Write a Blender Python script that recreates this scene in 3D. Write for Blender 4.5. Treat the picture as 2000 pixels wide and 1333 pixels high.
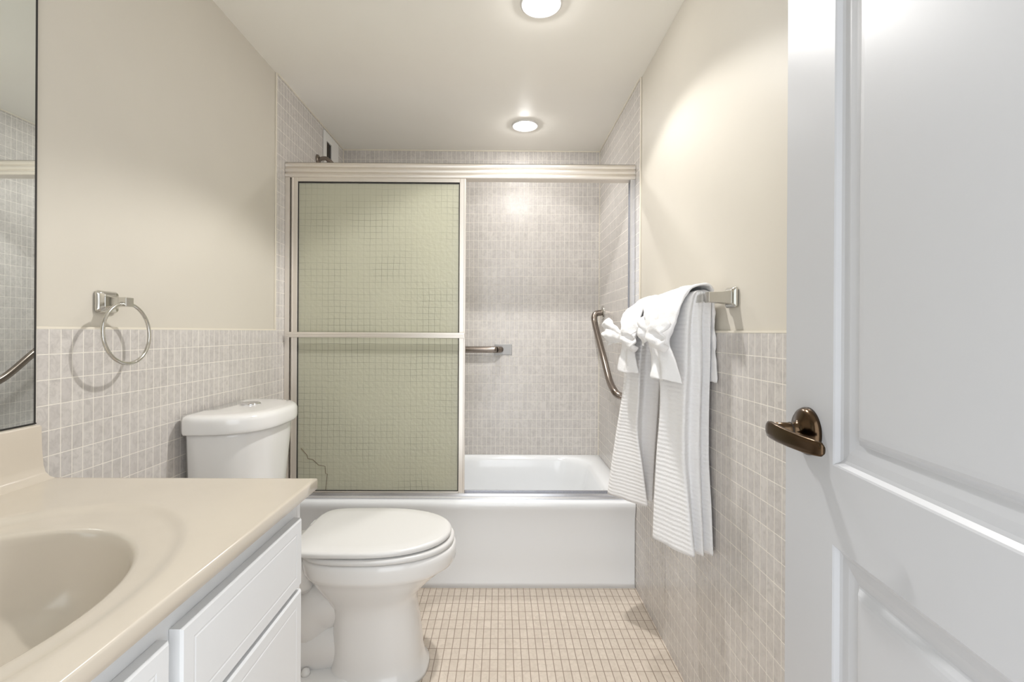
import bpy, bmesh, math, random
from mathutils import Vector, Matrix
random.seed(7)
for o in list(bpy.data.objects): bpy.data.objects.remove(o)
S = bpy.context.scene; COL = S.collection
PI = math.pi

# ------------------------------------------------------------------ camera, world, exposure
FPX, CXP, CYP, YAW, ROLL, EYE = 921.0, 984.5, 648.5, 0.0058, 0.0055, 1.10
cam = bpy.data.cameras.new('camera'); camo = bpy.data.objects.new('camera', cam); COL.objects.link(camo)
cam.sensor_width = 36.0; cam.sensor_fit = 'HORIZONTAL'; cam.lens = FPX / 2000.0 * 36.0
cam.shift_x = (1000.0 - CXP) / 2000.0; cam.shift_y = -(666.5 - CYP) / 2000.0
cam.clip_start = 0.02
fw = Vector((math.sin(YAW), math.cos(YAW), 0)); rt = Vector((math.cos(YAW), -math.sin(YAW), 0)); up = Vector((0, 0, 1))
r2 = rt * math.cos(ROLL) + up * math.sin(ROLL); u2 = up * math.cos(ROLL) - rt * math.sin(ROLL)
camo.matrix_world = Matrix(((r2.x, u2.x, -fw.x, 0), (r2.y, u2.y, -fw.y, 0), (r2.z, u2.z, -fw.z, EYE), (0, 0, 0, 1)))
S.camera = camo
S.view_settings.view_transform = 'Standard'; S.view_settings.look = 'None'
S.view_settings.exposure = 0.46; S.view_settings.gamma = 1.0; S.view_settings.use_curve_mapping = False
w = bpy.data.worlds.new('world'); S.world = w; w.use_nodes = True
w.node_tree.nodes['Background'].inputs[0].default_value = (0.93, 0.965, 1.0, 1)
w.node_tree.nodes['Background'].inputs[1].default_value = 2.0
LAMP_POWER = (25.0, 60.0)

# ------------------------------------------------------------------ room dimensions (metres)
XL, XR, YB, YN, ZC = -0.945, 0.583, 2.81, -0.02, 2.18
YT = 2.015          # front of the tub
YTL = 1.982         # where the shower tiling starts
WZ = 1.101          # top of the tile wainscot
LAMPS = [(0.118, 2.46), (0.125, 1.545)]

# ------------------------------------------------------------------ materials
def srgb(r, g, b):
    def c(v):
        v /= 255.0
        return v / 12.92 if v <= 0.04045 else ((v + 0.055) / 1.055) ** 2.4
    return (c(r), c(g), c(b), 1)
def mat(name, col, rough=0.5, metal=0.0, spec=0.5, coat=0.0, bump=None, mottle=None):
    m = bpy.data.materials.new(name); m.use_nodes = True
    nt = m.node_tree; b = nt.nodes['Principled BSDF']
    b.inputs['Base Color'].default_value = col; b.inputs['Roughness'].default_value = rough
    b.inputs['Metallic'].default_value = metal; b.inputs['Specular IOR Level'].default_value = spec
    b.inputs['Coat Weight'].default_value = coat; b.inputs['Coat Roughness'].default_value = 0.08
    tc = nt.nodes.new('ShaderNodeTexCoord')
    if mottle:                                   # (scale, colour 2, amount)
        n = nt.nodes.new('ShaderNodeTexNoise'); n.inputs['Scale'].default_value = mottle[0]; n.inputs['Detail'].default_value = 4
        nt.links.new(tc.outputs['Object'], n.inputs['Vector'])
        mr = nt.nodes.new('ShaderNodeMapRange'); mr.inputs[1].default_value = .35; mr.inputs[2].default_value = .65
        mr.inputs[4].default_value = mottle[2]
        mx = nt.nodes.new('ShaderNodeMix'); mx.data_type = 'RGBA'
        mx.inputs[6].default_value = col; mx.inputs[7].default_value = mottle[1]
        nt.links.new(n.outputs['Fac'], mr.inputs[0]); nt.links.new(mr.outputs[0], mx.inputs[0]); nt.links.new(mx.outputs[2], b.inputs['Base Color'])
    if bump:                                     # (scale, strength, distance)
        n = nt.nodes.new('ShaderNodeTexNoise'); n.inputs['Scale'].default_value = bump[0]; n.inputs['Detail'].default_value = 3
        nt.links.new(tc.outputs['Object'], n.inputs['Vector'])
        bp = nt.nodes.new('ShaderNodeBump'); bp.inputs['Strength'].default_value = bump[1]; bp.inputs['Distance'].default_value = bump[2]
        nt.links.new(n.outputs['Fac'], bp.inputs['Height']); nt.links.new(bp.outputs[0], b.inputs['Normal'])
    return m

def tile_mat(name, axes, c1, c2, grout, stain, off=(0, 0), rough=0.22, mortar=0.0012, bw=0.0270, rh=0.0532, gloss_bump=0.35):
    m = bpy.data.materials.new(name); m.use_nodes = True
    nt = m.node_tree; b = nt.nodes['Principled BSDF']; L = nt.links
    tc = nt.nodes.new('ShaderNodeTexCoord'); sp = nt.nodes.new('ShaderNodeSeparateXYZ'); cb = nt.nodes.new('ShaderNodeCombineXYZ')
    L.new(tc.outputs['Object'], sp.inputs[0])
    for k, ax in enumerate(axes):
        ad = nt.nodes.new('ShaderNodeMath'); ad.operation = 'ADD'; ad.inputs[1].default_value = off[k] + 10 * (bw if k == 0 else rh) * 10
        L.new(sp.outputs['XYZ'.index(ax)], ad.inputs[0]); L.new(ad.outputs[0], cb.inputs[k])
    br = nt.nodes.new('ShaderNodeTexBrick'); br.offset = 0.0; br.squash = 1.0
    br.inputs['Scale'].default_value = 1.0; br.inputs['Mortar Size'].default_value = mortar; br.inputs['Mortar Smooth'].default_value = 0.3
    br.inputs['Bias'].default_value = 0.0
    br.inputs['Brick Width'].default_value = bw; br.inputs['Row Height'].default_value = rh
    br.inputs['Color1'].default_value = c1; br.inputs['Color2'].default_value = c2; br.inputs['Mortar'].default_value = grout
    L.new(cb.outputs[0], br.inputs['Vector'])
    n = nt.nodes.new('ShaderNodeTexNoise'); n.inputs['Scale'].default_value = 55; n.inputs['Detail'].default_value = 5; n.inputs['Roughness'].default_value = .6
    n.inputs['Distortion'].default_value = 1.0
    L.new(tc.outputs['Object'], n.inputs['Vector'])
    mr = nt.nodes.new('ShaderNodeMapRange'); mr.inputs[1].default_value = .42; mr.inputs[2].default_value = .72; mr.inputs[4].default_value = 0.75
    L.new(n.outputs['Fac'], mr.inputs[0])
    inv = nt.nodes.new('ShaderNodeMath'); inv.operation = 'SUBTRACT'; inv.inputs[0].default_value = 1; L.new(br.outputs['Fac'], inv.inputs[1])
    mu = nt.nodes.new('ShaderNodeMath'); mu.operation = 'MULTIPLY'; L.new(inv.outputs[0], mu.inputs[0]); L.new(mr.outputs[0], mu.inputs[1])
    mx = nt.nodes.new('ShaderNodeMix'); mx.data_type = 'RGBA'; mx.inputs[7].default_value = stain
    L.new(br.outputs['Color'], mx.inputs[6]); L.new(mu.outputs[0], mx.inputs[0]); L.new(mx.outputs[2], b.inputs['Base Color'])
    # gloss on tile, matt grout
    r = nt.nodes.new('ShaderNodeMapRange'); r.inputs[3].default_value = rough; r.inputs[4].default_value = 0.8
    L.new(br.outputs['Fac'], r.inputs[0]); L.new(r.outputs[0], b.inputs['Roughness'])
    n2 = nt.nodes.new('ShaderNodeTexNoise'); n2.inputs['Scale'].default_value = 38; n2.inputs['Detail'].default_value = 2
    L.new(tc.outputs['Object'], n2.inputs['Vector'])
    h = nt.nodes.new('ShaderNodeMath'); h.operation = 'MULTIPLY_ADD'; h.inputs[1].default_value = gloss_bump
    L.new(n2.outputs['Fac'], h.inputs[0]); L.new(inv.outputs[0], h.inputs[2])
    bp = nt.nodes.new('ShaderNodeBump'); bp.inputs['Strength'].default_value = 0.5; bp.inputs['Distance'].default_value = 0.0016
    L.new(h.outputs[0], bp.inputs['Height']); L.new(bp.outputs[0], b.inputs['Normal'])
    return m

TC1, TC2, TG, TS = srgb(213, 208, 203), srgb(203, 198, 194), srgb(238, 233, 224), srgb(180, 175, 171)
M = {}
M['tile_left'] = tile_mat('grey_marbled_wall_tile_side', 'YZ', TC1, TC2, TG, TS, off=(-0.980 % 0.027 * -1, -(WZ % 0.0532)))
M['tile_right'] = tile_mat('grey_marbled_wall_tile_right', 'YZ', TC1, TC2, TG, TS, off=(-0.971 % 0.027 * -1, -(WZ % 0.0532)))
M['tile_back'] = tile_mat('grey_marbled_wall_tile_back', 'XZ', TC1, TC2, TG, TS, off=(0.004, -(2.175 % 0.0532)))
M['tile_floor'] = tile_mat('beige_floor_mosaic', 'XY', srgb(216, 204, 190), srgb(207, 195, 181), srgb(152, 136, 121), srgb(194, 181, 167), off=(0.006, -(2.015 % 0.0542)), rough=0.4, mortar=0.0015, bw=0.0265, rh=0.0542)
M['paint'] = mat('cream_wall_paint', srgb(213, 207, 195), 0.5, bump=(6, .25, .004), mottle=(3, srgb(208, 202, 191), .5))
M['ceiling'] = mat('cream_ceiling_paint', srgb(248, 245, 237), 0.5, bump=(5, .2, .004), mottle=(3, srgb(245, 241, 233), .5))
M['bead'] = mat('cream_caulk', srgb(232, 225, 210), 0.45)
M['porcelain'] = mat('white_porcelain', srgb(236, 235, 233), 0.10, coat=.5)
M['seat'] = mat('white_plastic_seat', srgb(222, 221, 219), 0.24)
M['tub'] = mat('white_tub_enamel', srgb(238, 240, 242), 0.14, coat=.4, bump=(4, .15, .004))
M['marble'] = mat('cream_cultured_marble', srgb(212, 202, 187), 0.18, coat=.25, mottle=(7, srgb(206, 196, 181), .7))
M['cabinet'] = mat('white_painted_wood', srgb(226, 227, 228), 0.4, bump=(30, .12, .001))
M['cabdark'] = mat('cabinet_gap', srgb(120, 118, 116), 0.8)
M['door'] = mat('grey_white_door_paint', srgb(193, 194, 197), 0.38, bump=(18, .06, .001))
M['nickel'] = mat('satin_nickel', srgb(208, 206, 200), 0.16, metal=1)
M['plate'] = mat('brushed_steel_plate', srgb(170, 168, 166), 0.45, metal=1)
M['chrome'] = mat('chrome', srgb(222, 222, 224), 0.1, metal=1)
M['alu'] = mat('champagne_aluminium', srgb(232, 226, 218), 0.36, metal=.85)
M['aluc'] = mat('bright_aluminium', srgb(225, 226, 230), 0.24, metal=.9)
M['gasket'] = mat('black_rubber', srgb(40, 38, 36), 0.6)
M['bronze'] = mat('antique_bronze', srgb(84, 68, 52), 0.2, metal=1)
M['steel'] = mat('worn_stainless_steel', srgb(140, 130, 122), 0.26, metal=1)
M['black'] = mat('dark_void', srgb(45, 42, 40), 0.8)
M['rust'] = mat('rusty_crack', srgb(96, 72, 54), .8)
M['white'] = mat('white_plastic', srgb(228, 226, 222), 0.4)
# mirror
M['mirror'] = mat('silvered_mirror', (0.78, 0.82, 0.81, 1), 0.0, metal=1)
# wired glass with a faint green cast
def wired(wire=True):
    m = bpy.data.materials.new('wired_green_glass' if wire else 'obscure_green_glass'); m.use_nodes = True
    nt = m.node_tree; L = nt.links; b = nt.nodes['Principled BSDF']; out = nt.nodes['Material Output']
    tc = nt.nodes.new('ShaderNodeTexCoord'); sp = nt.nodes.new('ShaderNodeSeparateXYZ'); cb = nt.nodes.new('ShaderNodeCombineXYZ')
    nz = nt.nodes.new('ShaderNodeTexNoise'); nz.inputs['Scale'].default_value = 9; nz.inputs['Detail'].default_value = 2
    L.new(tc.outputs['Object'], nz.inputs['Vector'])
    va = nt.nodes.new('ShaderNodeVectorMath'); va.operation = 'MULTIPLY_ADD'; va.inputs[1].default_value = (.010, .010, .010)
    L.new(nz.outputs['Color'], va.inputs[0]); L.new(tc.outputs['Object'], va.inputs[2])
    L.new(va.outputs[0], sp.inputs[0]); L.new(sp.outputs[0], cb.inputs[0]); L.new(sp.outputs[2], cb.inputs[1])
    ofs = nt.nodes.new('ShaderNodeVectorMath'); ofs.operation = 'ADD'; ofs.inputs[1].default_value = (10 * .0262, 10 * .0285, 0); L.new(cb.outputs[0], ofs.inputs[0])
    def grid(w, h, ms):
        br = nt.nodes.new('ShaderNodeTexBrick'); br.offset = 0; br.inputs['Scale'].default_value = 1
        br.inputs['Mortar Size'].default_value = ms; br.inputs['Mortar Smooth'].default_value = .6
        br.inputs['Brick Width'].default_value = w; br.inputs['Row Height'].default_value = h
        L.new(ofs.outputs[0], br.inputs['Vector']); return br
    g = grid(.0258, .0272, .0011)
    g_on = 1.0 if wire else 0.0
    n2 = nt.nodes.new('ShaderNodeTexNoise'); n2.inputs['Scale'].default_value = 5; L.new(tc.outputs['Object'], n2.inputs['Vector'])
    mr = nt.nodes.new('ShaderNodeMapRange'); mr.inputs[1].default_value = .4; mr.inputs[2].default_value = .65; mr.inputs[3].default_value = .12; mr.inputs[4].default_value = .62
    mr.inputs[3].default_value *= g_on; mr.inputs[4].default_value *= g_on
    L.new(n2.outputs['Fac'], mr.inputs[0])
    mu = nt.nodes.new('ShaderNodeMath'); mu.operation = 'MULTIPLY'; L.new(g.outputs['Fac'], mu.inputs[0]); L.new(mr.outputs[0], mu.inputs[1])
    mx = nt.nodes.new('ShaderNodeMix'); mx.data_type = 'RGBA'; mx.inputs[6].default_value = srgb(230, 229, 212); mx.inputs[7].default_value = srgb(120, 122, 100)
    L.new(mu.outputs[0], mx.inputs[0]); L.new(mx.outputs[2], b.inputs['Base Color'])
    b.inputs['Roughness'].default_value = .2; b.inputs['Specular IOR Level'].default_value = .5
    n3 = nt.nodes.new('ShaderNodeTexNoise'); n3.inputs['Scale'].default_value = 70; n3.inputs['Detail'].default_value = 3; L.new(tc.outputs['Object'], n3.inputs['Vector'])
    bp = nt.nodes.new('ShaderNodeBump'); bp.inputs['Strength'].default_value = .45; bp.inputs['Distance'].default_value = .004
    L.new(n3.outputs['Fac'], bp.inputs['Height']); L.new(bp.outputs[0], b.inputs['Normal'])
    tl = nt.nodes.new('ShaderNodeBsdfTranslucent'); L.new(mx.outputs[2], tl.inputs[0])
    rf = nt.nodes.new('ShaderNodeBsdfTransparent'); L.new(mx.outputs[2], rf.inputs[0])
    m1 = nt.nodes.new('ShaderNodeMixShader'); m1.inputs[0].default_value = .5; L.new(tl.outputs[0], m1.inputs[1]); L.new(rf.outputs[0], m1.inputs[2])
    m2 = nt.nodes.new('ShaderNodeMixShader'); m2.inputs[0].default_value = .5; L.new(b.outputs[0], m2.inputs[1]); L.new(m1.outputs[0], m2.inputs[2])
    L.new(m2.outputs[0], out.inputs['Surface']); return m
M['wired'] = wired(); M['obscure'] = wired(False)
def towel_mat(name, ribs):
    m = bpy.data.materials.new(name); m.use_nodes = True
    nt = m.node_tree; L = nt.links; b = nt.nodes['Principled BSDF']
    b.inputs['Base Color'].default_value = srgb(243, 242, 242); b.inputs['Roughness'].default_value = .95
    b.inputs['Sheen Weight'].default_value = .3; b.inputs['Specular IOR Level'].default_value = .1
    tc = nt.nodes.new('ShaderNodeTexCoord')
    n = nt.nodes.new('ShaderNodeTexNoise'); n.inputs['Scale'].default_value = 260; n.inputs['Detail'].default_value = 2; L.new(tc.outputs['Object'], n.inputs['Vector'])
    h = n.outputs['Fac']
    if ribs:
        wv = nt.nodes.new('ShaderNodeTexWave'); wv.wave_type = 'BANDS'; wv.bands_direction = 'Z'
        wv.inputs['Scale'].default_value = 2 * PI / (20 * .0125); wv.inputs['Distortion'].default_value = .6; wv.inputs['Detail Scale'].default_value = 3
        L.new(tc.outputs['Object'], wv.inputs['Vector'])
        a = nt.nodes.new('ShaderNodeMath'); a.operation = 'MULTIPLY_ADD'; a.inputs[1].default_value = ribs
        L.new(wv.outputs['Fac'], a.inputs[0]); L.new(h, a.inputs[2]); h = a.outputs[0]
    bp = nt.nodes.new('ShaderNodeBump'); bp.inputs['Strength'].default_value = .6; bp.inputs['Distance'].default_value = .0018
    L.new(h, bp.inputs['Height']); L.new(bp.outputs[0], b.inputs['Normal']); return m
M['terry'] = towel_mat('white_terry', 0); M['ribbed'] = towel_mat('white_ribbed_terry', .9)
def emis(name, col, s):
    m = bpy.data.materials.new(name); m.use_nodes = True; b = m.node_tree.nodes['Principled BSDF']
    b.inputs['Emission Color'].default_value = col; b.inputs['Emission Strength'].default_value = s; return m
M['bulb'] = emis('lit_bulb', (1, .985, .965, 1), 120)

# ------------------------------------------------------------------ mesh helpers
def obj(name, bm, m, parent=None, smooth=False, bevel=0, angle=None):
    bmesh.ops.recalc_face_normals(bm, faces=bm.faces)
    me = bpy.data.meshes.new(name); bm.to_mesh(me); bm.free()
    o = bpy.data.objects.new(name, me); COL.objects.link(o)
    if isinstance(m, (list, tuple)):
        for x in m: me.materials.append(x)
    else: me.materials.append(m)
    if smooth:
        for p in me.polygons: p.use_smooth = True
    if parent: o.parent = parent; o.matrix_parent_inverse = parent.matrix_basis.inverted()
    if bevel:
        b = o.modifiers.new('bevel', 'BEVEL'); b.width = bevel; b.segments = 3; b.limit_method = 'ANGLE'; b.angle_limit = math.radians(angle or 40)
        for p in me.polygons: p.use_smooth = True
        wn = o.modifiers.new('wn', 'WEIGHTED_NORMAL')
    return o
def empty(name, loc, label, cat, group=None):
    o = bpy.data.objects.new(name, None); COL.objects.link(o); o.location = loc; o.empty_display_size = .05
    o['label'] = label; o['category'] = cat
    if group: o['group'] = group
    return o
def tag(o, label, cat, group=None):
    o['label'] = label; o['category'] = cat
    if group: o['group'] = group
    return o
def struct(o): o['kind'] = 'structure'; return o
def box(bm, x0, x1, y0, y1, z0, z1):
    v = [bm.verts.new(p) for p in ((x0, y0, z0), (x1, y0, z0), (x1, y1, z0), (x0, y1, z0), (x0, y0, z1), (x1, y0, z1), (x1, y1, z1), (x0, y1, z1))]
    for f in ((0, 3, 2, 1), (4, 5, 6, 7), (0, 1, 5, 4), (1, 2, 6, 5), (2, 3, 7, 6), (3, 0, 4, 7)): bm.faces.new([v[i] for i in f])
    return bm
def B(*a):
    return box(bmesh.new(), *a)
def loft(bm, rings, cap0=True, cap1=True, closed=True):
    vs = [[bm.verts.new(p) for p in r] for r in rings]; n = len(vs[0])
    for a, b in zip(vs, vs[1:]):
        for i in range(n if closed else n - 1):
            j = (i + 1) % n; bm.faces.new((a[i], a[j], b[j], b[i]))
    if cap0: bm.faces.new(vs[0][::-1])
    if cap1: bm.faces.new(vs[-1])
    return bm
def prism(bm, pts, f, a, b):                       # 2D outline pts, f(u,v,t) -> point
    return loft(bm, [[f(u, v, a) for u, v in pts], [f(u, v, b) for u, v in pts]])
def cr(p, closed=False, k=6):                      # Catmull-Rom through points
    p = [Vector(q) for q in p]; n = len(p); out = []
    rng = n if closed else n - 1
    for i in range(rng):
        if closed: a, b, c, d = p[i - 1], p[i], p[(i + 1) % n], p[(i + 2) % n]
        else: a, b, c, d = p[max(i - 1, 0)], p[i], p[i + 1], p[min(i + 2, n - 1)]
        for j in range(k):
            t = j / k
            out.append(.5 * ((2 * b) + (c - a) * t + (2 * a - 5 * b + 4 * c - d) * t * t + (3 * b - a - 3 * c + d) * t ** 3))
    if not closed: out.append(p[-1])
    return out
def tube(bm, path, r, n=16, caps=True):
    path = [Vector(p) for p in path]; rings = []
    rr = r if isinstance(r, (list, tuple)) else [r] * len(path)
    t0 = (path[1] - path[0]).normalized(); nrm = t0.orthogonal().normalized()
    for i, p in enumerate(path):
        t = (path[min(i + 1, len(path) - 1)] - path[max(i - 1, 0)]).normalized()
        nrm = (nrm - t * nrm.dot(t)).normalized(); bn = t.cross(nrm)
        rings.append([p + (nrm * math.cos(2 * PI * k / n) + bn * math.sin(2 * PI * k / n)) * rr[i] for k in range(n)])
    return loft(bm, rings, caps, caps)
def lathe(bm, prof, f, n=40, cap0=True, cap1=True):   # prof (r, h); f(a, b, h) -> point
    return loft(bm, [[f(r * math.cos(2 * PI * k / n), r * math.sin(2 * PI * k / n), h) for k in range(n)] for r, h in prof], cap0, cap1)
def rrect(cx, cy, hx, hy, r, z, kc=8, ks=8):
    pts = []
    cs = [(cx + hx - r, cy + hy - r, 0), (cx - hx + r, cy + hy - r, PI / 2), (cx - hx + r, cy - hy + r, PI), (cx + hx - r, cy - hy + r, 1.5 * PI)]
    arcs = [[(x + r * math.cos(a + PI / 2 * k / kc), y + r * math.sin(a + PI / 2 * k / kc)) for k in range(kc + 1)] for x, y, a in cs]
    for i in range(4):
        pts += arcs[i]; e = arcs[i][-1]; s = arcs[(i + 1) % 4][0]
        for k in range(1, ks): pts.append((e[0] + (s[0] - e[0]) * k / ks, e[1] + (s[1] - e[1]) * k / ks))
    return [(x, y, z) for x, y in pts]

# ------------------------------------------------------------------ room shell
T = .006
struct(obj('floor', B(XL - .1, XR + .1, YN, YB + .1, -.05, 0), M['tile_floor']))
struct(obj('ceiling', B(XL - .1, XR + .1, YN, YB + .1, ZC, ZC + .05), M['ceiling']))
wl = struct(obj('wall_left', B(XL - .1, XL - T + .001, YN, YB + .1, 0, ZC), M['paint']))
wr = struct(obj('wall_right', B(XR + T - .001, XR + .1, YN, YB + .1, 0, ZC), M['paint']))
wb = struct(obj('wall_back', B(XL - T, XR + T, YB, YB + .1, 0, ZC), M['tile_back']))
bm = bmesh.new(); box(bm, XL - .1, -.45, -.14, -.02, 0, ZC); box(bm, .40, XR + .1, -.14, -.02, 0, ZC); box(bm, -.45, .40, -.14, -.02, 2.06, ZC)
struct(obj('wall_front', bm, M['paint']))
def wains(name, x0, x1, m, wall, yt):
    bm = bmesh.new()
    pts = [(YN, 0), (YB, 0), (YB, ZC), (yt, ZC), (yt, WZ), (YN, WZ)]
    prism(bm, pts, lambda u, v, t: (t, u, v), x0, x1)
    return obj(name, bm, m, wall)
wains('tiling', XL - T, XL, M['tile_left'], wl, YTL)
wains('tiling', XR, XR + T, M['tile_right'], wr, YTL + .012)
def bead(wall, s, x, yt):
    bm = bmesh.new()
    x0, x1 = (x - .004, x + .0006) if s < 0 else (x - .0006, x + .004)
    box(bm, x0, x1, YN, yt, WZ, WZ + .005); box(bm, x0, x1, yt - .006, yt, WZ + .005, ZC)
    box(bm, x - .003, x + .003, YB - .004, YB, .36, ZC - .002)
    box(bm, x - .004, x + .004, yt, YB, ZC - .005, ZC)
    return obj('caulk_bead', bm, M['bead'], wall)
bead(wl, -1, XL, YTL); bead(wr, 1, XR, YTL + .012)
obj('caulk_bead', B(XL, XR, YB - .004, YB + .001, ZC - .006, ZC), M['bead'], wb)

# ------------------------------------------------------------------ recessed ceiling lights
def downlight(x, y, power, label):
    t = empty('recessed_ceiling_light', (x, y, ZC), label, 'ceiling light', 'recessed ceiling lights')
    bm = bmesh.new()
    lathe(bm, [(.069, -.0005), (.0685, -.005), (.066, -.0075), (.062, -.0075), (.050, -.0035), (.040, -.0012), (.035, -.0008)], lambda a, b, h: (x + a, y + b, ZC + h), 48, False, False)
    obj('trim_ring', bm, M['white'], t, smooth=True)
    bm = bmesh.new()
    lathe(bm, [(.0345, -.001), (.034, -.008), (.030, -.015), (.019, -.021), (.001, -.023)], lambda a, b, h: (x + a, y + b, ZC + h), 40, False, True)
    obj('bulb', bm, M['bulb'], t, smooth=True)
    l = bpy.data.lights.new('lamp_light', 'SPOT'); l.energy = power; l.color = (1, .985, .965); l.shadow_soft_size = .03
    l.spot_size = math.radians(126); l.spot_blend = .25
    l.use_nodes = True; ln = l.node_tree; fo = ln.nodes.new('ShaderNodeLightFalloff'); fo.inputs['Strength'].default_value = 1; fo.inputs['Smooth'].default_value = 1.3
    ln.links.new(fo.outputs['Quadratic'], ln.nodes['Emission'].inputs['Strength'])
    lo = bpy.data.objects.new('lamp_light', l); COL.objects.link(lo); lo.location = (x, y, ZC - .032); return t
downlight(*LAMPS[0], LAMP_POWER[0], 'round recessed ceiling light over the bathtub, the farther one')
downlight(*LAMPS[1], LAMP_POWER[1], 'round recessed ceiling light cut off by the top of the view, nearer one')

# ------------------------------------------------------------------ bathtub
def bathtub():
    cx, cy = (XL + XR) / 2, (YT + YB) / 2; hx, hy = (XR - XL) / 2 - .001, (YB - YT) / 2 - .001
    RZ = .372
    rings = []
    def R(hx_, hy_, r, z, dx=0, dy=0): rings.append(rrect(cx + dx, cy + dy, hx_, hy_, r, z, 10, 14))
    R(hx, hy, .004, 0)
    for z in (.02, .1, .2, .3, .335, .35): R(hx, hy, .004, z)
    R(hx, hy - .001, .004, .360); R(hx, hy - .005, .006, .369); R(hx - .002, hy - .012, .01, RZ)
    ix, iy, ox, oy = hx - .085, hy - .062, -.005, .012
    R(ix + .03, iy + .022, .16, RZ, ox, oy); R(ix + .012, iy + .010, .16, RZ - .002, ox, oy); R(ix, iy, .165, RZ - .010, ox, oy)
    R(ix - .012, iy - .008, .165, RZ - .03, ox, oy)
    R(ix - .035, iy - .018, .16, .25, ox, oy); R(ix - .07, iy - .03, .15, .15, ox - .01, oy)
    R(ix - .10, iy - .05, .14, .085, ox - .015, oy); R(ix - .15, iy - .10, .12, .062, ox - .015, oy); R(ix - .3, iy - .2, .05, .058, ox - .015, oy)
    # apron: rolled lip above a slightly set back panel
    out = []
    for i, rg in enumerate(rings):
        q = []
        for (x, y, z) in rg:
            if i < 10 and y < YT + .03:
                d = .012 * min(1, max(0, (.345 - z) / .05)) if z > .05 else .012
                if z < .02: d = .006
                y += d
            q.append((x, y, z))
        out.append(q)
    bm = bmesh.new(); loft(bm, out, True, True)
    o = obj('bathtub', bm, M['tub'], None, smooth=True)
    return tag(o, 'white enamelled bathtub filling the alcove behind the toilet', 'bathtub')
bathtub()

# ------------------------------------------------------------------ sliding shower enclosure
ex0, ex1 = XL + .001, XR - .001
YE = 2.055
enc = empty('shower_enclosure', ((XL + XR) / 2, YE + .03, .372), 'framed sliding shower doors standing on the bathtub rim under the ribbed metal header', 'shower door')
def header():
    # profile in (y, z)
    z0, z1 = 1.768, 1.834
    pts = [(YE + .05, z0), (YE + .05, z1), (YE + .004, z1)]
    n = 3
    for k in range(n):
        a = z1 - (z1 - z0) * k / n; b = z1 - (z1 - z0) * (k + 1) / n; 
        for j in range(0, 9):
            t = j / 8; z = a + (b - a) * t
            pts.append((YE + .005 - .006 * math.sin(PI * t) ** .6, z))
    bm = bmesh.new(); prism(bm, pts, lambda u, v, t: (t, u, v), ex0, ex1)
    return obj('header', bm, M['alu'], enc)
header()
def sill():
    z0 = .3722
    pts = [(YE - .012, z0), (YE - .012, z0 + .006), (YE - .008, z0 + .011), (YE - .002, z0 + .012), (YE - .001, z0 + .022), (YE + .003, z0 + .022), (YE + .004, z0 + .010),
           (YE + .028, z0 + .010), (YE + .029, z0 + .026), (YE + .032, z0 + .026), (YE + .033, z0 + .010), (YE + .056, z0 + .010), (YE + .057, z0 + .018), (YE + .060, z0 + .018), (YE + .060, z0)]
    bm = bmesh.new(); prism(bm, pts, lambda u, v, t: (t, u, v), ex0, ex1)
    return obj('bottom_track', bm, M['aluc'], enc)
sill()
for s, m in ((-1, M['alu']), (1, M['aluc'])):
    xa = XL if s < 0 else XR
    bm = bmesh.new(); d = -s
    q = lambda a, b: (min(xa + d * a, xa + d * b), max(xa + d * a, xa + d * b))
    for (a, b, y0, y1) in ((.001, .007, YE + .002, YE + .055), (.007, .022, YE + .002, YE + .006), (.007, .018, YE + .026, YE + .029), (.007, .018, YE + .05, YE + .053)):
        x0, x1 = q(a, b); box(bm, x0, x1, y0, y1, .385, 1.768)
    obj('wall_jamb', bm, m, enc)
def sliding(name, x0, x1, y, z0, z1, sw, rail, bar, label):
    bm = bmesh.new(); h = .009
    box(bm, x0, x0 + sw, y - h, y + h, z0, z1); box(bm, x1 - sw, x1, y - h, y + h, z0, z1)
    box(bm, x0 + sw, x1 - sw, y - h, y + h, z1 - rail, z1); box(bm, x0 + sw, x1 - sw, y - h, y + h, z0, z0 + .012)
    # raised outer lips
    for a, b in ((x0 + .003, x0 + .008), (x1 - .008, x1 - .003)): box(bm, a, b, y - h - .002, y - h + .001, z0 + .003, z1 - .003)
    fr = obj('sliding_door', bm, M['alu'], enc, bevel=.0015); fr['label'] = label
    obj('glass_pane', B(x0 + sw - .004, x1 - sw + .004, y - .003, y + .003, z0 + .008, z1 - rail + .004), M['wired'] if bar else M['obscure'], fr)
    g = bmesh.new(); gx0, gx1, gz0, gz1 = x0 + sw, x1 - sw, z0 + .012, z1 - rail
    for a in ((gx0, gx0 + .0035, gz0, gz1), (gx1 - .0035, gx1, gz0, gz1), (gx0 + .0035, gx1 - .0035, gz1 - .006, gz1), (gx0 + .0035, gx1 - .0035, gz0, gz0 + .003)):
        box(g, a[0], a[1], y - .005, y + .005, a[2], a[3])
    obj('glass_gasket', g, M['gasket'], fr)
    if bar:
        ck = bmesh.new(); tube(ck, [(-.873, y - .0042, .586), (-.846, y - .0042, .556), (-.842, y - .0042, .540), (-.821, y - .0042, .537), (-.795, y - .0042, .512), (-.767, y - .0042, .508), (-.765, y - .0042, .476), (-.757, y - .0042, .474), (-.764, y - .0042, .404)], .0009, 6)
        obj('glass_crack', ck, M['rust'], fr)
        b = bmesh.new(); zb = bar
        box(b, x0 - .012, x1 - .001, y - h - .026, y - h - .018, zb - .0115, zb + .0115)
        for k in (-.004, .004): box(b, x0 - .008, x1 - .004, y - h - .029, y - h - .026, zb + k - .0025, zb + k + .0025)
        for xx in (x0 + .001, x1 - .012): box(b, xx, xx + .011, y - h - .018, y - h, zb - .009, zb + .009)
        obj('towel_bar', b, M['alu'], fr, bevel=.001)
    return fr
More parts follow.
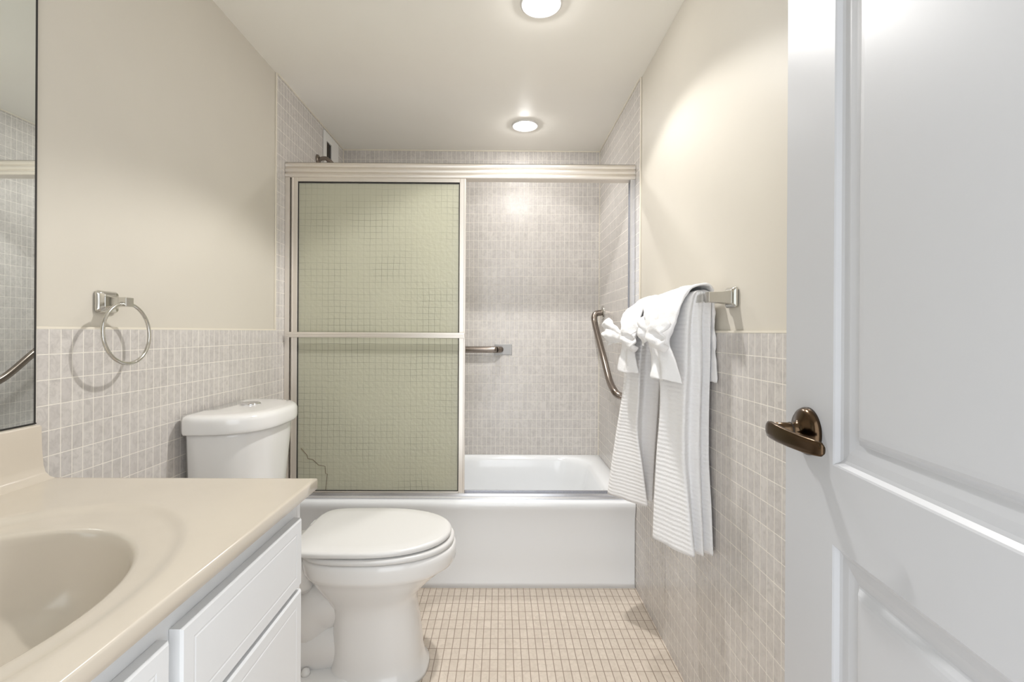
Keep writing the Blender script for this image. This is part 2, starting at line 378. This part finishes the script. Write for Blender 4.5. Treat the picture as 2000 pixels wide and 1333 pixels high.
sliding('outer', -.918, -.158, YE + .015, .3885, 1.772, .027, .020, 1.083, 'outer wired-glass sliding door with a horizontal bar across its middle')
sliding('inner', -.930, -.180, YE + .041, .3885, 1.772, .020, .020, None, 'inner wired-glass sliding door, slid behind the outer one')

# ------------------------------------------------------------------ grab bars
def square_flange(bm, c, n, s, t):                  # flange on wall with normal axis n ('Y-' or 'X-')
    x, y, z = c
    if n == 'Y': box(bm, x - s, x + s, y - t, y, z - s * .62, z + s * .62)
    else: box(bm, x - t, x, y - s, y + s, z - s, z + s)
gb = empty('grab_bar', (-.25, YB, 1.0), 'straight steel grab bar mounted level on the back shower wall', 'grab bar', 'steel grab bars in the shower')
bm = bmesh.new(); zc = .995
path = cr([(-.005, YB - .004, zc), (-.008, YB - .025, zc), (-.03, YB - .05, zc), (-.07, YB - .058, zc), (-.4, YB - .058, zc), (-.58, YB - .058, zc), (-.62, YB - .05, zc), (-.642, YB - .025, zc), (-.645, YB - .004, zc)], k=5)
tube(bm, path, .019, 20); obj('rail', bm, M['steel'], gb, smooth=True)
for x in (.012, -.655):
    bm = bmesh.new(); square_flange(bm, (x, YB - .0005, zc), 'Y', .052, .004); obj('wall_flange', bm, M['plate'], gb, bevel=.0015)
gb2 = empty('grab_bar', (XR, 2.45, 1.0), 'bent bronze-brown grab bar slanting down the right shower wall', 'grab bar', 'steel grab bars in the shower')
bm = bmesh.new()
path = cr([(XR - .003, 2.70, 1.212), (.562, 2.70, 1.211), (.540, 2.698, 1.205), (.530, 2.690, 1.185), (.529, 2.66, 1.145), (.529, 2.52, 1.035), (.529, 2.43, .968), (.529, 2.34, .895), (.529, 2.28, .855), (.531, 2.21, .826), (.540, 2.185, .812), (.560, 2.175, .804), (XR - .003, 2.175, .803)], k=6)
tube(bm, path, .017, 20); obj('rail', bm, M['steel'], gb2, smooth=True)
for (y, z) in ((2.70, 1.212), (2.175, .803)):
    bm = bmesh.new()
    lathe(bm, [(.040, 0), (.040, -.002), (.036, -.007), (.018, -.010)], lambda a, b, h: (XR - .0005 + h, y + a, z + b), 32); obj('wall_flange', bm, M['nickel'], gb2, smooth=True)

# ------------------------------------------------------------------ vent and shower head on the left wall
vt = empty('wall_vent', (XL, 2.60, 2.09), 'small white framed vent with dark slots high on the left shower wall', 'vent')
bm = bmesh.new(); vy0, vy1, vz0, vz1 = 2.485, 2.700, 1.94, 2.160
X0, X1 = XL + .0005, XL + .010
for a in ((vy0, vy0 + .034, vz0, vz1), (vy1 - .105, vy1, vz0, vz1), (vy0 + .034, vy1 - .105, vz1 - .045, vz1), (vy0 + .034, vy1 - .105, vz0, vz0 + .03)):
    box(bm, X0, X1, *a)
obj('vent_frame', bm, M['white'], vt, bevel=.002)
obj('vent_opening', B(XL + .0005, XL + .003, vy0 + .034, vy1 - .105, vz0 + .03, vz1 - .045), M['black'], vt)
bm = bmesh.new()
for k in range(3): box(bm, XL + .003, XL + .006, vy0 + .046 + k * .012, vy0 + .049 + k * .012, vz0 + .03, vz1 - .045)
obj('louvre', bm, M['steel'], vt)
sh = empty('shower_sprayer', (XL, 2.42, 1.985), 'dark shower arm and head on the left wall above the wired-glass door', 'shower head')
bm = bmesh.new(); tube(bm, cr([(XL + .001, 2.42, 1.975), (XL + .03, 2.42, 1.983), (XL + .055, 2.42, 1.975), (XL + .12, 2.42, 1.91)]), .0105, 16); obj('shower_arm', bm, M['steel'], sh, smooth=True)
bm = bmesh.new(); lathe(bm, [(.028, 0), (.026, .006), (.012, .010)], lambda a, b, h: (XL + .0005 + h, 2.42 + a, 1.975 + b), 28); obj('wall_flange', bm, M['steel'], sh, smooth=True)
bm = bmesh.new(); dv = Vector((.69, 0, -.72)); sv = Vector((0, 1, 0)); tv = dv.cross(sv); o0 = Vector((XL + .118, 2.42, 1.912))
lathe(bm, [(.012, 0), (.014, .02), (.034, .045), (.036, .06), (.032, .064)], lambda a, b, h: o0 + dv * h + sv * a + tv * b, 28); obj('spray_head', bm, M['chrome'], sh, smooth=True)

# ------------------------------------------------------------------ toilet
toi = empty('toilet', (-.4, 1.555, 0), 'white two-piece toilet with closed lid between vanity and bathtub', 'toilet')
TY = 1.555
def sell(cx, cy, ax, ay, p, z, n=56, back=None):
    pts = []
    for k in range(n):
        a = 2 * PI * k / n; c, s = math.cos(a), math.sin(a)
        x = cx + ax * math.copysign(abs(c) ** (2 / p), c); y = cy + ay * math.copysign(abs(s) ** (2 / p), s)
        pts.append((x, y, z))
    return pts
def dshape(xb, depth, hw, z, p=2.7, n=40, r=.02):      # flat back on the wall, bowed front
    pts = []
    for k in range(n + 1):
        a = -PI / 2 + PI * k / n; c, s = math.cos(a), math.sin(a)
        pts.append((xb + r + (depth - r) * abs(c) ** (2 / p), TY + hw * math.copysign(abs(s) ** (2 / p), s), z))
    pts.append((xb, TY + hw - r, z)); pts.append((xb, TY, z)); pts.append((xb, TY - hw + r, z))
    return pts
bm = bmesh.new(); xb = -.928
loft(bm, [dshape(xb, d, h, z) for d, h, z in ((.150, .140, .395), (.165, .150, .40), (.175, .157, .43), (.195, .172, .60), (.210, .182, .78), (.212, .184, .802))])
obj('tank', bm, M['porcelain'], toi, smooth=True)
bm = bmesh.new(); xb = -.930
loft(bm, [dshape(xb, d, h, z) for d, h, z in ((.218, .190, .796), (.227, .199, .797), (.229, .2005, .801), (.230, .201, .808), (.230, .201, .832), (.228, .1995, .840), (.223, .195, .8465), (.215, .188, .8500), (.19, .165, .8515), (.12, .10, .852))])
lid = obj('tank_lid', bm, M['porcelain'], toi, smooth=True)
bm = bmesh.new(); lathe(bm, [(.030, .8515), (.030, .856), (.027, .8585), (.002, .859)], lambda a, b, h: (-.838 + a, 1.585 + b, h), 36)
o = obj('flush_button', bm, M['chrome'], lid, smooth=True); o['label'] = 'round chrome flush button'
# bowl: stacked sections from rim to foot
def egg(x0, x1, hw, z, p=2.25, wide=.56, n=64, qb=None):        # x0 back, x1 front tip
    pts = []; L_ = x1 - x0; cx = x0 + L_ * (1 - wide)
    for k in range(n):
        a = 2 * PI * k / n; c, s = math.cos(a), math.sin(a)
        q = p if c > 0 else (qb or p + .9)
        r = (x1 - cx) if c > 0 else (cx - x0)
        pts.append((cx + r * math.copysign(abs(c) ** (2 / q), c), TY + hw * math.copysign(abs(s) ** (2 / q), s), z))
    return pts
bm = bmesh.new()
secs = [(-.555, -.232, .122, 0, 2.6), (-.553, -.234, .121, .012, 2.6), (-.540, -.246, .113, .022, 2.6), (-.535, -.254, .109, .06, 2.6), (-.532, -.262, .106, .14, 2.6), (-.530, -.272, .105, .20, 2.5),
        (-.535, -.275, .110, .235, 2.4), (-.552, -.262, .124, .265, 2.3), (-.572, -.232, .142, .295, 2.3), (-.590, -.198, .158, .325, 2.25), (-.605, -.168, .169, .345, 2.2), (-.613, -.153, .177, .354, 2.2),
        (-.618, -.146, .181, .366, 2.2), (-.62, -.146, .181, .393, 2.2), (-.62, -.147, .181, .404, 2.2), (-.615, -.152, .176, .411, 2.2), (-.56, -.21, .12, .412, 2.2)]
loft(bm, [egg(a, b, h, z, p) for a, b, h, z, p in secs])
bowl = obj('bowl', bm, M['porcelain'], toi, smooth=True)
bm = bmesh.new()                                      # deck under the tank
loft(bm, [rrect(-.755, TY, .16, h, .04, z) for h, z in ((.07, .27), (.095, .30), (.115, .345), (.12, .385), (.118, .394))])
obj('tank_deck', bm, M['porcelain'], toi, smooth=True)
bm = bmesh.new()                                      # exposed trapway and foot
tube(bm, cr([(-.50, TY, .25), (-.58, TY, .21), (-.64, TY, .15), (-.70, TY, .17), (-.74, TY, .26), (-.76, TY, .31)]), [.09] * 6 + [.088] * 6 + [.082] * 6 + [.078] * 6 + [.078] * 7, 24)
tube(bm, cr([(-.50, TY, .10), (-.58, TY, .085), (-.66, TY, .07), (-.78, TY, .055)]), .088, 24)
obj('trapway', bm, M['porcelain'], toi, smooth=True)
bm = bmesh.new(); loft(bm, [rrect(-.62, TY, .19 - d, .118 - d, .05, z) for d, z in ((0, 0), (.001, .022), (.008, .034), (.05, .038))])
obj('foot', bm, M['porcelain'], toi, smooth=True)
for s in (-1, 1):
    bm = bmesh.new(); lathe(bm, [(.014, .035), (.014, .043), (.010, .052), (.002, .055)], lambda a, b, h: (-.60 + a, TY + s * .092 + b, h), 20); obj('bolt_cap', bm, M['porcelain'], toi, smooth=True)
bm = bmesh.new()
loft(bm, [egg(-.625 + d, -.152 - d, .184 - d, z, 2.2) for d, z in ((.006, .413), (0, .416), (0, .426), (.004, .430), (.02, .431))])
obj('seat', bm, M['seat'], toi, smooth=True)
bm = bmesh.new()
def lidsec(d, z):
    pts = egg(-.636 + d, -.162 - d, .182 - d, z, 2.15, qb=5.5)
    return pts
loft(bm, [lidsec(d, z) for d, z in ((.012, .4335), (.004, .4345), (0, .438), (0, .446), (.003, .4500), (.010, .4525), (.05, .4535), (.12, .454))])
obj('seat_lid', bm, M['seat'], toi, smooth=True)
for s in (-1, 1):
    bm = bmesh.new(); tube(bm, [(-.642, TY + s * .075 - .02, .430), (-.642, TY + s * .075 + .02, .430)], .011, 16)
    box(bm, -.652, -.632, TY + s * .075 - .012, TY + s * .075 + .012, .394, .430); obj('hinge', bm, M['seat'], toi, bevel=.002)

# ------------------------------------------------------------------ vanity
VY0, VY1 = -.018, .956
van = empty('vanity_cabinet', (-.67, .49, 0), 'white painted vanity cabinet with drawers under the cream counter', 'cabinet')
CF = -.400
bm = bmesh.new()
box(bm, XL + .001, CF, VY0 + .01, VY1 - .012, .09, .6); 
box(bm, XL + .001, CF - .05, VY0 + .02, VY1 - .012, 0, .09)
box(bm, XL + .001, CF, VY1 - .028, VY1 - .012, .6, .7815); box(bm, XL + .001, CF, VY0 + .01, VY0 + .03, .6, .7815)
box(bm, CF - .018, CF, VY0 + .03, VY1 - .028, .6, .7815); 
obj('cabinet_body', bm, M['cabinet'], van, bevel=.001)
def front(name, y0, y1, z0, z1, hw=None):
    bm = bmesh.new(); x = CF + .0005
    def rg(d, xx): return [(xx, y0 + d, z0 + d), (xx, y1 - d, z0 + d), (xx, y1 - d, z1 - d), (xx, y0 + d, z1 - d)]
    loft(bm, [rg(0, x), rg(0, x + .013), rg(.003, x + .016), rg(.022, x + .016), rg(.0235, x + .0153), rg(.0250, x + .0153), rg(.0265, x + .016)])
    return obj(name, bm, M['cabinet'], van)
front('drawer', .572, .915, .610, .738)
front('drawer', .572, .915, .385, .601)
front('drawer', .572, .915, .115, .376)
front('cabinet_door', .310, .552, .115, .738)
front('cabinet_door', .040, .302, .115, .738)
# counter with moulded oval basin
def counter():
    bm = bmesh.new()
    X0, X1, Y0, Y1, Z = XL + .001, -.370, VY0, VY1, .802
    cx, cy, n = -.640, .490, 96
    def ray(k):
        a = 2 * PI * k / n; return math.cos(a), math.sin(a)
    def ell(a, b, z, yo=0): return [(cx + a * ray(k)[0], cy + b * ray(k)[1] + yo, z) for k in range(n)]
    def rectpt(k, d, z):
        c, s = ray(k); c2, s2 = c, s * 1.35
        tx = ((X1 - d - cx) / c2) if c2 > 1e-9 else ((X0 - cx) / c2 if c2 < -1e-9 else 1e9)
        ty = ((Y1 - d - cy) / s2) if s2 > 1e-9 else ((Y0 + d - cy) / s2 if s2 < -1e-9 else 1e9)
        t = min(tx, ty); return (cx + t * c2, cy + t * s2, z)
    def rect(d, z):
        p = [rectpt(k, d, z) for k in range(n)]
        for (qx, qy) in ((X1 - d, Y1 - d), (X0, Y1 - d), (X0, Y0 + d), (X1 - d, Y0 + d)):
            i = min(range(n), key=lambda i: (p[i][0] - qx) ** 2 + (p[i][1] - qy) ** 2); p[i] = (qx, qy, z)
        return p
    rings = [rect(.006, Z - .024), rect(.0, Z - .021), rect(0, Z - .0035), rect(.0008, Z - .0012), rect(.0028, Z), rect(.008, Z)]
    for a, b, z in ((.250, .340, Z), (.238, .327, Z), (.232, .320, Z - .0006), (.225, .312, Z - .0028), (.219, .304, Z - .0048), (.213, .292, Z - .0058), (.203, .258, Z - .0066), (.196, .240, Z - .0074), (.192, .2335, Z - .0092), (.189, .230, Z - .013), (.186, .227, Z - .022), (.180, .220, Z - .045), (.170, .209, Z - .075), (.152, .190, Z - .105), (.120, .152, Z - .126), (.07, .09, Z - .137), (.03, .035, Z - .141)): rings.append(ell(a, b, z))
    loft(bm, rings, False, True)
    o = obj('counter_top', bm, M['marble'], None, smooth=True)
    me = o.data
    tag(o, 'cream moulded counter with an oval sink basin on the white vanity', 'countertop')
    # backsplash with a cove at its foot
    b = bmesh.new()
    prof = [(XL + .001, Z - .002), (XL + .001, .908), (XL + .019, .908), (XL + .0225, .905), (XL + .024, .86), (XL + .027, .828), (XL + .031, .814), (XL + .040, .8055), (XL + .052, .8015), (XL + .052, Z - .002)]
    prism(b, prof, lambda u, v, t: (u, t, v), VY0, VY1 - .003)
    obj('backsplash', b, M['marble'], o, bevel=.0008, angle=50)
    return o
counter()
# mirror
mr_ = empty('wall_mirror', (XL, .5, 1.4), 'large frameless mirror on the left wall above the sink counter', 'mirror')
obj('mirror_glass', B(XL + .0012, XL + .006, VY0, .9530, .9115, 1.98), M['mirror'], mr_)
bm = bmesh.new(); box(bm, XL + .0008, XL + .0062, .9532, .9575, .9085, 1.984); box(bm, XL + .0008, XL + .0075, VY0, .9575, .9085, .9113)
obj('edge_channel', bm, M['gasket'], mr_)

# ------------------------------------------------------------------ towel ring
tr = empty('towel_ring', (XL, 1.132, 1.165), 'round satin metal towel ring on the left wall above the tiles', 'towel ring')
RY, RZ_ = 1.134, 1.166
bm = bmesh.new()
def rr(hy, hz, r, x): return [(x, a, b) for a, b, _ in rrect(RY, RZ_, hy, hz, r, 0, 5, 3)]
loft(bm, [rr(.031, .026, .008, XL - .003), rr(.031, .026, .008, XL + .002), rr(.028, .023, .008, XL + .007), rr(.018, .016, .005, XL + .011), rr(.013, .012, .003, XL + .022), rr(.011, .010, .002, XL + .038)])
obj('wall_plate', bm, M['nickel'], tr, smooth=False, bevel=.0012, angle=25)
bm = bmesh.new(); box(bm, XL + .036, XL + .056, RY - .012, RY + .012, RZ_ - .011, RZ_ + .011); obj('ring_holder', bm, M['nickel'], tr, bevel=.0018)
bm = bmesh.new(); RC = RZ_ - .006 - .069
tube(bm, [(XL + .046 + .004 * (1 - math.cos(2 * PI * k / 64)), RY + .070 * math.sin(2 * PI * k / 64), RC + .072 * math.cos(2 * PI * k / 64)) for k in range(65)], .0042, 12, False)
obj('ring', bm, M['nickel'], tr, smooth=True)

# ------------------------------------------------------------------ towel bar
tb = empty('towel_bar', (XR, 1.5, 1.19), 'square chrome towel bar on the right wall holding the white towels', 'towel bar')
for y in (1.190, 1.800):
    bm = bmesh.new()
    def rr2(hy, hz, r, x, dy=0): return [(x, a + y + dy, b + 1.190) for a, b, _ in rrect(0, 0, hy, hz, r, 0, 5, 3)]
    loft(bm, [rr2(.027, .026, .006, XR + .002), rr2(.027, .026, .006, XR - .003), rr2(.023, .022, .006, XR - .007), rr2(.017, .018, .004, XR - .009), rr2(.0135, .0145, .003, XR - .030), rr2(.0130, .0135, .003, XR - .064)])
    obj('wall_post', bm, M['nickel'], tb, bevel=.001, angle=25)
bm = bmesh.new(); box(bm, XR - .062, XR - .044, 1.195, 1.795, 1.180, 1.200)
obj('bar', bm, M['nickel'], tb, bevel=.0015)

# ------------------------------------------------------------------ towels
def loop_loft(name, levels, m, nz=7, label=None, amp=.0016, seed=1):
    # levels: (z, [(x,y)...]) equal point counts; smooth in both directions
    rnd = random.Random(seed)
    cols = len(levels[0][1]); tracks = []
    for c in range(cols): tracks.append(cr([(L_[1][c][0], L_[1][c][1], L_[0]) for L_ in levels], k=nz))
    rings = []
    for i in range(len(tracks[0])): 
        rg = cr([t[i] for t in tracks], closed=True, k=7)
        n = len(rg); c = sum(rg, Vector()) / n
        q = []
        for k, p in enumerate(rg):
            d = (p - c); d.z = 0; d.normalize()
            q.append(p + d * amp * math.sin(k * 1.05 + .3 * math.sin(i * .21)) + Vector((0, 0, .0018 * math.sin(k * .5)) if i < 2 else (0, 0, 0)))
        rings.append(q)
    bm = bmesh.new(); loft(bm, rings)
    return obj(name, bm, m, None, smooth=True)
near = [(.500, [(.446, 1.378), (.476, 1.315), (.516, 1.255), (.531, 1.285), (.545, 1.258), (.556, 1.288), (.572, 1.262), (.574, 1.36), (.50, 1.41)]),
        (.62, [(.452, 1.382), (.478, 1.325), (.509, 1.270), (.527, 1.297), (.543, 1.272), (.554, 1.297), (.571, 1.272), (.574, 1.37), (.51, 1.42)]),
        (.75, [(.460, 1.386), (.480, 1.340), (.502, 1.288), (.522, 1.305), (.541, 1.282), (.553, 1.302), (.570, 1.286), (.574, 1.38), (.52, 1.42)]),
        (.88, [(.466, 1.378), (.482, 1.340), (.500, 1.284), (.521, 1.300), (.540, 1.276), (.553, 1.300), (.570, 1.286), (.574, 1.39), (.52, 1.42)]),
        (1.00, [(.470, 1.400), (.482, 1.350), (.500, 1.276), (.521, 1.290), (.540, 1.270), (.553, 1.292), (.570, 1.282), (.574, 1.42), (.52, 1.45)]),
        (1.12, [(.482, 1.47), (.486, 1.38), (.500, 1.272), (.518, 1.284), (.536, 1.268), (.550, 1.286), (.568, 1.278), (.570, 1.47), (.53, 1.50)]),
        (1.185, [(.495, 1.54), (.496, 1.40), (.502, 1.262), (.516, 1.262), (.530, 1.258), (.544, 1.262), (.560, 1.264), (.562, 1.50), (.53, 1.56)]),
        (1.207, [(.508, 1.55), (.508, 1.40), (.510, 1.255), (.518, 1.252), (.530, 1.250), (.540, 1.252), (.550, 1.256), (.552, 1.50), (.53, 1.56)]),
        (1.214, [(.524, 1.53), (.522, 1.40), (.524, 1.262), (.527, 1.260), (.530, 1.260), (.533, 1.260), (.536, 1.262), (.538, 1.50), (.53, 1.54)])]
o = loop_loft('bath_towel', near, M['ribbed']); tag(o, 'long white ribbed bath towel hanging nearest the door, over the towel bar', 'towel', 'long bath towels')
far = [(.500, [(.400, 1.745), (.452, 1.682), (.506, 1.620), (.512, 1.668), (.528, 1.660), (.541, 1.675), (.560, 1.76), (.50, 1.82), (.43, 1.80)]),
       (.62, [(.415, 1.738), (.455, 1.685), (.492, 1.630), (.505, 1.672), (.528, 1.652), (.545, 1.668), (.562, 1.75), (.51, 1.81), (.44, 1.80)]),
       (.75, [(.430, 1.725), (.455, 1.690), (.477, 1.645), (.500, 1.668), (.530, 1.642), (.550, 1.658), (.565, 1.74), (.51, 1.80), (.45, 1.79)]),
       (.88, [(.442, 1.700), (.458, 1.665), (.473, 1.615), (.500, 1.650), (.530, 1.625), (.552, 1.640), (.567, 1.73), (.52, 1.79), (.46, 1.76)]),
       (1.00, [(.452, 1.690), (.460, 1.65), (.474, 1.605), (.500, 1.630), (.530, 1.610), (.554, 1.620), (.568, 1.73), (.52, 1.79), (.465, 1.76)]),
       (1.12, [(.470, 1.74), (.476, 1.67), (.486, 1.60), (.505, 1.615), (.530, 1.598), (.552, 1.61), (.566, 1.74), (.52, 1.79), (.49, 1.78)]),
       (1.185, [(.490, 1.765), (.493, 1.68), (.500, 1.60), (.514, 1.60), (.530, 1.595), (.546, 1.60), (.558, 1.74), (.53, 1.79), (.50, 1.785)]),
       (1.207, [(.507, 1.76), (.508, 1.68), (.511, 1.60), (.518, 1.598), (.530, 1.598), (.542, 1.60), (.548, 1.74), (.53, 1.782), (.51, 1.775)]),
       (1.213, [(.524, 1.75), (.524, 1.68), (.526, 1.61), (.528, 1.61), (.530, 1.61), (.534, 1.61), (.537, 1.72), (.53, 1.765), (.526, 1.76)])]
o = loop_loft('bath_towel', far, M['ribbed'], seed=2); tag(o, 'long white ribbed bath towel hanging nearest the bathtub, over the towel bar', 'towel', 'long bath towels')

def sheet(name, rows, m, thick=.006, k=6, ruf=None, crumple=.008):
    g = [cr(r, k=k) for r in rows]
    g = [cr([g[i][j] for i in range(len(g))], k=k) for j in range(len(g[0]))]   # g[j][i]
    bm = bmesh.new(); nj, ni = len(g), len(g[0])
    if ruf:
        for j in range(nj):
            for i in range(ni): g[j][i] = g[j][i] + Vector(ruf(j / (nj - 1), i / (ni - 1)))
    vs = [[bm.verts.new(p) for p in r] for r in g]
    for j in range(nj - 1):
        for i in range(ni - 1): bm.faces.new((vs[j][i], vs[j + 1][i], vs[j + 1][i + 1], vs[j][i + 1]))
    o = obj(name, bm, m, None, smooth=True)
    s = o.modifiers.new('solid', 'SOLIDIFY'); s.thickness = thick; s.offset = 0
    s = o.modifiers.new('sub', 'SUBSURF'); s.levels = 1; s.render_levels = 1
    tx = bpy.data.textures.new('crumple', 'CLOUDS'); tx.noise_scale = .035; tx.noise_depth = 1
    d = o.modifiers.new('crumple', 'DISPLACE'); d.texture = tx; d.strength = crumple; d.mid_level = .5; d.texture_coords = 'OBJECT' if False else 'LOCAL'
    return o
def row(z, xs, ys): 
    zs = z if isinstance(z, (list, tuple)) else [z] * len(ys)
    xs = xs if isinstance(xs, (list, tuple)) else [xs] * len(ys)
    return [(a, b, c) for a, b, c in zip(xs, ys, zs)]
def pleat(n, a, ph=0):
    return lambda u, v: (-a * math.sin(u * n * PI + ph + v * 1.2) * (.25 + .75 * abs(v - .45) * 1.8), 0, 0)
hn = [row(.965, [.574, .576, .575, .576, .576], (1.49, 1.43, 1.37, 1.31, 1.253)),
      row(1.08, .5765, (1.52, 1.45, 1.38, 1.33, 1.268)),
      row(1.17, .570, (1.56, 1.47, 1.40, 1.33, 1.262)),
      row([1.205, 1.214, 1.220, 1.222, 1.222], .560, (1.60, 1.50, 1.41, 1.33, 1.252)),
      row([1.218, 1.224, 1.228, 1.229, 1.229], .530, (1.61, 1.50, 1.41, 1.33, 1.248)),
      row([1.205, 1.212, 1.216, 1.216, 1.214], .500, (1.61, 1.50, 1.41, 1.33, 1.252)),
      row(1.17, [.478, .474, .476, .472, .482], (1.58, 1.49, 1.41, 1.34, 1.265)),
      row(1.115, [.462, .452, .458, .450, .468], (1.49, 1.44, 1.385, 1.33, 1.275)),
      row(1.075, [.452, .440, .450, .440, .458], (1.415, 1.39, 1.355, 1.32, 1.285)),
      row(1.02, [.452, .438, .450, .442, .470], (1.390, 1.36, 1.33, 1.295, 1.262)),
      row([.966, .972, .968, .972, .964], [.444, .428, .448, .440, .480], (1.365, 1.335, 1.30, 1.275, 1.240))]
o = sheet('hand_towel', hn, M['terry'], .007); tag(o, 'white hand towel draped over the long towel nearest the door', 'towel', 'gathered hand towels')
hf = [row(1.00, .5745, (1.77, 1.73, 1.70, 1.66, 1.63)),
      row(1.10, .5735, (1.77, 1.73, 1.70, 1.66, 1.62)),
      row(1.17, .568, (1.775, 1.73, 1.70, 1.65, 1.61)),
      row([1.205, 1.214, 1.218, 1.218, 1.214], .558, (1.775, 1.73, 1.70, 1.65, 1.61)),
      row([1.210, 1.222, 1.225, 1.226, 1.222], .530, (1.77, 1.73, 1.69, 1.65, 1.61)),
      row([1.200, 1.212, 1.214, 1.214, 1.210], .500, (1.78, 1.73, 1.69, 1.65, 1.61)),
      row(1.17, [.466, .470, .464, .472, .478], (1.80, 1.74, 1.69, 1.64, 1.60)),
      row(1.115, [.444, .450, .440, .452, .460], (1.74, 1.71, 1.67, 1.62, 1.58)),
      row(1.065, [.438, .430, .440, .430, .446], (1.68, 1.66, 1.63, 1.60, 1.575)),
      row(1.01, [.430, .420, .436, .428, .452], (1.68, 1.655, 1.63, 1.60, 1.575)),
      row([.990, .966, .960, .962, .966], [.430, .412, .432, .424, .458], (1.675, 1.655, 1.625, 1.60, 1.565))]
o = sheet('hand_towel', hf, M['terry'], .007); tag(o, 'white hand towel draped over the long towel nearest the bathtub', 'towel', 'gathered hand towels')
def bow(label, c, tipf, tipn, hf_, hn_):
    # two ruffled wings pinched at the middle
    c, tipf, tipn = Vector(c), Vector(tipf), Vector(tipn)
    us = [-1, -.75, -.5, -.25, -.08, .08, .3, .55, .8, 1]; rows = []
    for v in (-1, -.66, -.33, 0, .33, .66, 1):
        r = []
        for u in us:
            t = abs(u); p = c.lerp(tipf if u < 0 else tipn, t)
            h = .014 + ((hf_ if u < 0 else hn_) - .014) * min(1, t * 1.35) ** .9
            if t > .95: h *= .72
            out = -.020 * math.sin(PI * min(1, t * 1.1)) * (1 - .5 * abs(v)) + .008 * math.sin(v * 6.5 + t * 1.5 + u) * min(1, t * 1.6) + .010 * v * v * t
            r.append((p.x + out, p.y + .006 * math.sin(v * 5) * t, p.z + v * h + (.008 * math.sin(t * 5 + v) - .012 * v * t) * t))
        rows.append(r)
    o = sheet('washcloth', rows, M['terry'], .006, 5, crumple=.010); tag(o, label, 'washcloth', 'washcloths tied into bows')
    b = bmesh.new()
    return o
bow('white washcloth gathered into a bow on the towels nearest the door', (.424, 1.352, 1.092), (.418, 1.412, 1.112), (.430, 1.245, 1.096), .056, .056)
bow('white washcloth gathered into a bow on the towels nearest the bathtub', (.416, 1.625, 1.085), (.388, 1.790, 1.112), (.430, 1.520, 1.088), .062, .060)

# ------------------------------------------------------------------ door (open, hinged at the right of the doorway)
def door():
    tn = .113; L_ = math.sqrt(1 + tn * tn)
    E0 = Vector((.443, .730, 0)); d = Vector((-tn, -1, 0)) / L_; nrm = Vector((-1, tn, 0)) / L_     # nrm faces the room's left
    W, H, TH = .762, 2.03, .035
    P = lambda s, z, dep: E0 + d * s + Vector((0, 0, z)) - nrm * dep
    bm = bmesh.new()
    st, lr0, lr1, top, bot = .124, .828, .930, H - .12, .20
    z0, z1 = .012, H
    def q(s0, s1, a, b): bm.faces.new([bm.verts.new(P(*p)) for p in ((s0, a, 0), (s1, a, 0), (s1, b, 0), (s0, b, 0))])
    q(0, st, z0, z1); q(W - st, W, z0, z1); q(st, W - st, z0, bot); q(st, W - st, lr0, lr1); q(st, W - st, top, z1)
    prof = [(0, 0), (.002, .0015), (.006, .006), (.010, .0075), (.020, .0085), (.028, .0105), (.034, .0115), (.037, .0105), (.042, .0060), (.046, .0045), (.052, .0040)]
    for a, b in ((bot, lr0), (lr1, top)):
        rings = [[P(st + o, a + o, e), P(W - st - o, a + o, e), P(W - st - o, b - o, e), P(st + o, b - o, e)] for o, e in prof]
        loft(bm, rings, False, True)
    # edges and back
    f = [P(0, z0, 0), P(W, z0, 0), P(W, z1, 0), P(0, z1, 0)]; g = [P(0, z0, TH), P(W, z0, TH), P(W, z1, TH), P(0, z1, TH)]
    for i in range(4):
        j = (i + 1) % 4; bm.faces.new([bm.verts.new(p) for p in (f[i], f[j], g[j], g[i])])
    bm.faces.new([bm.verts.new(p) for p in g])
    bmesh.ops.remove_doubles(bm, verts=bm.verts, dist=.00005)
    o = struct(obj('door_1', bm, M['door']))
    # lever handle
    s0, zh = .066, .962
    Q = lambda a, b, h: P(s0 + a, zh + b, -h)
    bm = bmesh.new()
    lathe(bm, [(.0335, 0), (.0335, .004), (.031, .0085), (.027, .0115), (.018, .0145), (.0125, .018), (.0115, .024), (.0112, .048)], Q, 44)
    hd = obj('door_handle', bm, M['bronze'], o, smooth=True)
    # lever: flattened blade with a rounded nose
    secs = []
    for t, hz, th, h, dz in ((-.0145, .003, .002, .049, 0), (-.013, .008, .0035, .0495, 0), (-.008, .0115, .0042, .050, 0), (.0, .0125, .0046, .050, 0), (.02, .0120, .0042, .050, -.001), (.045, .0112, .0036, .048, -.002), (.07, .0104, .0034, .044, -.003), (.090, .0098, .0034, .039, -.003), (.099, .0088, .0032, .036, -.003), (.103, .005, .002, .035, -.003)):
        secs.append([Q(t, dz + hz * math.copysign(abs(math.sin(a)) ** .75, math.sin(a)), h + th * math.copysign(abs(math.cos(a)) ** .75, math.cos(a))) for a in [2 * PI * k / 24 for k in range(24)]])
    bm = bmesh.new(); loft(bm, secs); obj('lever', bm, M['bronze'], hd, smooth=True)
    bm = bmesh.new(); lathe(bm, [(.0118, .0245), (.0121, .0245), (.0121, .0255), (.0118, .0255)], Q, 32); obj('neck_ring', bm, M['gasket'], hd)
    return o
door()
